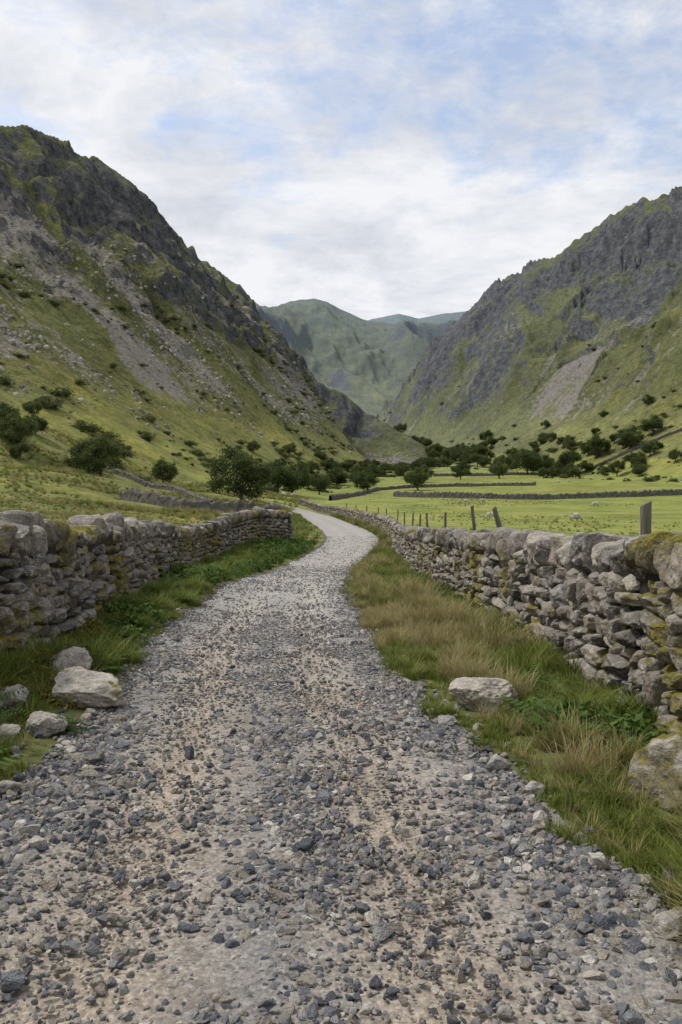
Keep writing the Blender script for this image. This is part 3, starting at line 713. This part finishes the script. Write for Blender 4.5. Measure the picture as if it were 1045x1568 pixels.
S=(.3+1.5*rng.uniform(0,1,n)**2.6)*np.where(P[:,1]>400,1.3,1)
scatter('hillside_bushes',P,np.stack([np.zeros(n),np.zeros(n),rng.uniform(0,6.28,n)],-1),np.stack([S*1.2,S*1.2,S*.75],-1),bcol,rng.integers(0,3,n))
rs=[]
for k in range(5):
    v,f,r=stones(2,np.array([[1,rng.uniform(.6,1),rng.uniform(.5,.9)]]),np.zeros((1,3)),rotm(*np.zeros((3,1))),950+k,2.2,4,9,.08);rs.append(mk('rock_piece_%d'%k,v,f,[M_scr],False,None,False))
rc_=srccol('rock_pieces',rs)
n=30000;y=rng.uniform(80,620,n);x=lf_(np.minimum(y,490))-rng.uniform(0,120,n);zz,TT,AA,II=terrain(x,y,True)
dn=np.clip(ss(TT,.08,.3)*(1-ss(TT,.7,.9))*ss(fbm(x/25,y/25,4,710),-.15,.3),0,1);k1=(rng.uniform(0,1,n)<dn)&(II==1)
P=np.stack([x,y,zz],-1)[k1];n=len(P);S=.25+1.7*rng.uniform(0,1,n)**3.5
scatter('scree_rocks',P,rng.uniform(0,6.28,(n,3)),np.stack([S,S,S],-1),rc_,rng.integers(0,5,n))

# ---------------------------------------------------------------- fence
root=bpy.data.objects.new('post_and_wire_fence',None);COL.objects.link(root)
def post(i,x,y,h,w,lx=0,ly=0):
    bm=bmesh.new();bmesh.ops.create_cone(bm,cap_ends=True,segments=10,radius1=w*.5,radius2=w*.46,depth=h+.4)
    bmesh.ops.subdivide_edges(bm,edges=[e for e in bm.edges if abs(e.verts[0].co.z-e.verts[1].co.z)>.1],cuts=5)
    r=random.Random(i)
    for v in bm.verts:
        v.co.x+=r.uniform(-.06,.06)*w;v.co.y+=r.uniform(-.06,.06)*w;v.co.z+=(h+.4)/2-.4
        if v.co.z>h-.01: v.co.z+=v.co.x*.5+r.uniform(-.1,.1)*w
    me=bpy.data.meshes.new('post_%d'%i);bm.to_mesh(me);bm.free();me.materials.append(M_wood)
    o=bpy.data.objects.new('post_%d'%i,me);COL.objects.link(o);o.location=(x,y,tz(x,y));o.rotation_euler=(ly,lx,0);o.parent=root;return Vector((x,y,tz(x,y)))
pl=[(3.3,8.7,1.66,.12,.02,0),(3.35,15,1.76,.10,-.28,.05),(3.3,19,1.78,.09,-.1,0),(3.36,26,1.76,.09,.03,0),(3.42,31,1.7,.09,-.05,0),(3.5,36,1.6,.09,.06,0),(3.65,41,1.55,.09,.04,0),(3.75,47,1.5,.09,0,0),(3.65,52,1.5,.09,.05,0),(3.3,58,1.5,.09,0,0),(2.95,63,1.5,.09,0,0),(2.3,71,1.5,.1,0,0),(1.5,80,1.5,.1,0,0),(.6,89,1.5,.1,0,0),(3.4,3,1.5,.1,0,0)]
pp=[post(i,*a) for i,a in enumerate(pl)]
order=sorted(range(len(pl)),key=lambda i:pl[i][1])
V=[];F=[]
for a,b in zip(order[:-1],order[1:]):
    for hz in (.55,.95,1.3):
        p0=np.array(pp[a])+[0.06,0,hz];p1=np.array(pp[b])+[0.06,0,hz];mid=(p0+p1)/2-[0,0,.03]
        tube(V,F,p0,mid,.0028,.0028,4);tube(V,F,mid,p1,.0028,.0028,4)
w=mk('wires',np.array(V),F,[M_wire]);w.parent=root

# ---------------------------------------------------------------- sheep
def sheep_mesh(graze=False):
    me=bpy.data.meshes.new('sheep');hd=(.78,0,.22) if graze else (.80,0,.92);nk=(.60,0,.42) if graze else (.62,0,.80)
    pts=[((0,0,.62),.27),((.30,0,.63),.25),((-.32,0,.62),.26),((.46,0,.66),.17),(nk,.12),(hd,.085),((hd[0]+.13,0,hd[2]-.06),.05),((-.52,0,.56),.08)]
    ed=[(0,1),(0,2),(1,3),(3,4),(4,5),(5,6),(2,7)]
    for sx in (-1,1):
        b=len(pts);pts+=[((.30,sx*.13,.42),.085),((.30,sx*.13,.22),.04),((.31,sx*.13,.02),.035)];ed+=[(1,b),(b,b+1),(b+1,b+2)]
        b=len(pts);pts+=[((-.32,sx*.14,.42),.11),((-.40,sx*.14,.24),.045),((-.36,sx*.14,.02),.035)];ed+=[(2,b),(b,b+1),(b+1,b+2)]
        b=len(pts);pts+=[((hd[0]-.03,sx*.13,hd[2]+.05),.03)];ed+=[(5,b)]
    me.from_pydata([p for p,_ in pts],ed,[]);o=bpy.data.objects.new('sheep_src',me);COL.objects.link(o)
    sk=o.modifiers.new('s','SKIN');o.modifiers.new('u','SUBSURF').levels=2
    for i,(p,r) in enumerate(pts): me.skin_vertices[0].data[i].radius=(r,r)
    me.skin_vertices[0].data[0].use_root=True
    dg=bpy.context.evaluated_depsgraph_get();e=bpy.data.meshes.new_from_object(o.evaluated_get(dg));bpy.data.objects.remove(o)
    e.materials.clear();e.materials.append(M_wool);e.materials.append(M_face)
    for p in e.polygons:
        c=p.center;p.use_smooth=True;p.material_index=1 if (c.z<.33 and abs(c.x)<.5) or (c-Vector(hd)).length<.14 or c.x>hd[0] else 0
    return e
try:
    sm=[sheep_mesh(True),sheep_mesh(False)]
    for i,(x,y,k,rz) in enumerate([(22.3,76,0,.2),(15.2,80,0,2.9),(20,135,0,1),(21.8,138,1,3),(25,142,0,.3),(68,250,0,0),(73,255,1,2),(-8.5,140,0,.5),(-9.8,138,1,2.6),(40,125,0,3.1),(-17,128,0,1)]):
        o=bpy.data.objects.new('sheep',sm[k]);COL.objects.link(o);o.location=(x,y,tz(x,y)-.01);o.rotation_euler=(0,0,rz);o.scale=(.92,.92,.92)
except Exception as e: print('sheep fail',e)

# ---------------------------------------------------------------- light
sd=Vector((-.62,.18,.95)).normalized()
l=bpy.data.lights.new('sun','SUN');l.energy=2.9;l.angle=math.radians(8);l.color=(1,.95,.87)
o=bpy.data.objects.new('sun',l);COL.objects.link(o);o.rotation_euler=sd.to_track_quat('Z','Y').to_euler();o.location=(0,0,50)
w=bpy.data.worlds.new('World');scene.world=w;w.use_nodes=True;nt=w.node_tree;bg=nt.nodes['Background']
sk=N(nt,'ShaderNodeTexSky',sky_type='NISHITA');sk.sun_disc=False;sk.sun_elevation=math.asin(sd.z);sk.sun_rotation=math.atan2(sd.x,sd.y)
tc=N(nt,'ShaderNodeTexCoord').outputs['Generated'];sp=N(nt,'ShaderNodeSeparateXYZ');nt.links.new(tc,sp.inputs[0])
zz=math_(nt,'ADD',math_(nt,'MAXIMUM',sp.outputs[2],0),.16)
cb=N(nt,'ShaderNodeCombineXYZ');nt.links.new(math_(nt,'DIVIDE',sp.outputs[0],zz),cb.inputs[0]);nt.links.new(math_(nt,'DIVIDE',sp.outputs[1],zz),cb.inputs[1]);cb.inputs[2].default_value=3.3
cv=cb.outputs[0]
n1=noise(nt,cv,1.6,7,.62,.25);n2=noise(nt,cv,4.8,6,.66,.3);n3=noise(nt,cv,.7,2,.5)
cm=math_(nt,'ADD',math_(nt,'MULTIPLY',n1,.52),math_(nt,'MULTIPLY',n2,.38));cm=math_(nt,'ADD',cm,math_(nt,'MULTIPLY',n3,.25))
cm=math_(nt,'ADD',cm,ramp(nt,sp.outputs[2],[(.1,.25),(.30,.07),(.45,.0)]))
mask=ramp(nt,cm,[(.49,.30),(.61,1)])
cc=ramp(nt,noise(nt,cv,2.8,6,.64,.2),[(.32,(4.3,4.5,4.95)),(.46,(5.1,5.25,5.6)),(.6,(6.0,6.1,6.3))])
sky=mix(nt,1.0,sk.outputs[0],(1.35,1.32,1.3),'MULTIPLY')
col=mix(nt,mask,sky,cc);nt.links.new(col,bg.inputs['Color']);bg.inputs['Strength'].default_value=.15

# ---------------------------------------------------------------- camera
cd=bpy.data.cameras.new('camera');cam=bpy.data.objects.new('camera',cd);COL.objects.link(cam);scene.camera=cam
cam.location=(0,0,EYE);cam.rotation_euler=(math.radians(90),0,0)
cd.sensor_fit='VERTICAL';cd.sensor_height=36;cd.sensor_width=24;cd.lens=28;cd.shift_y=-.0376;cd.clip_start=.05;cd.clip_end=20000
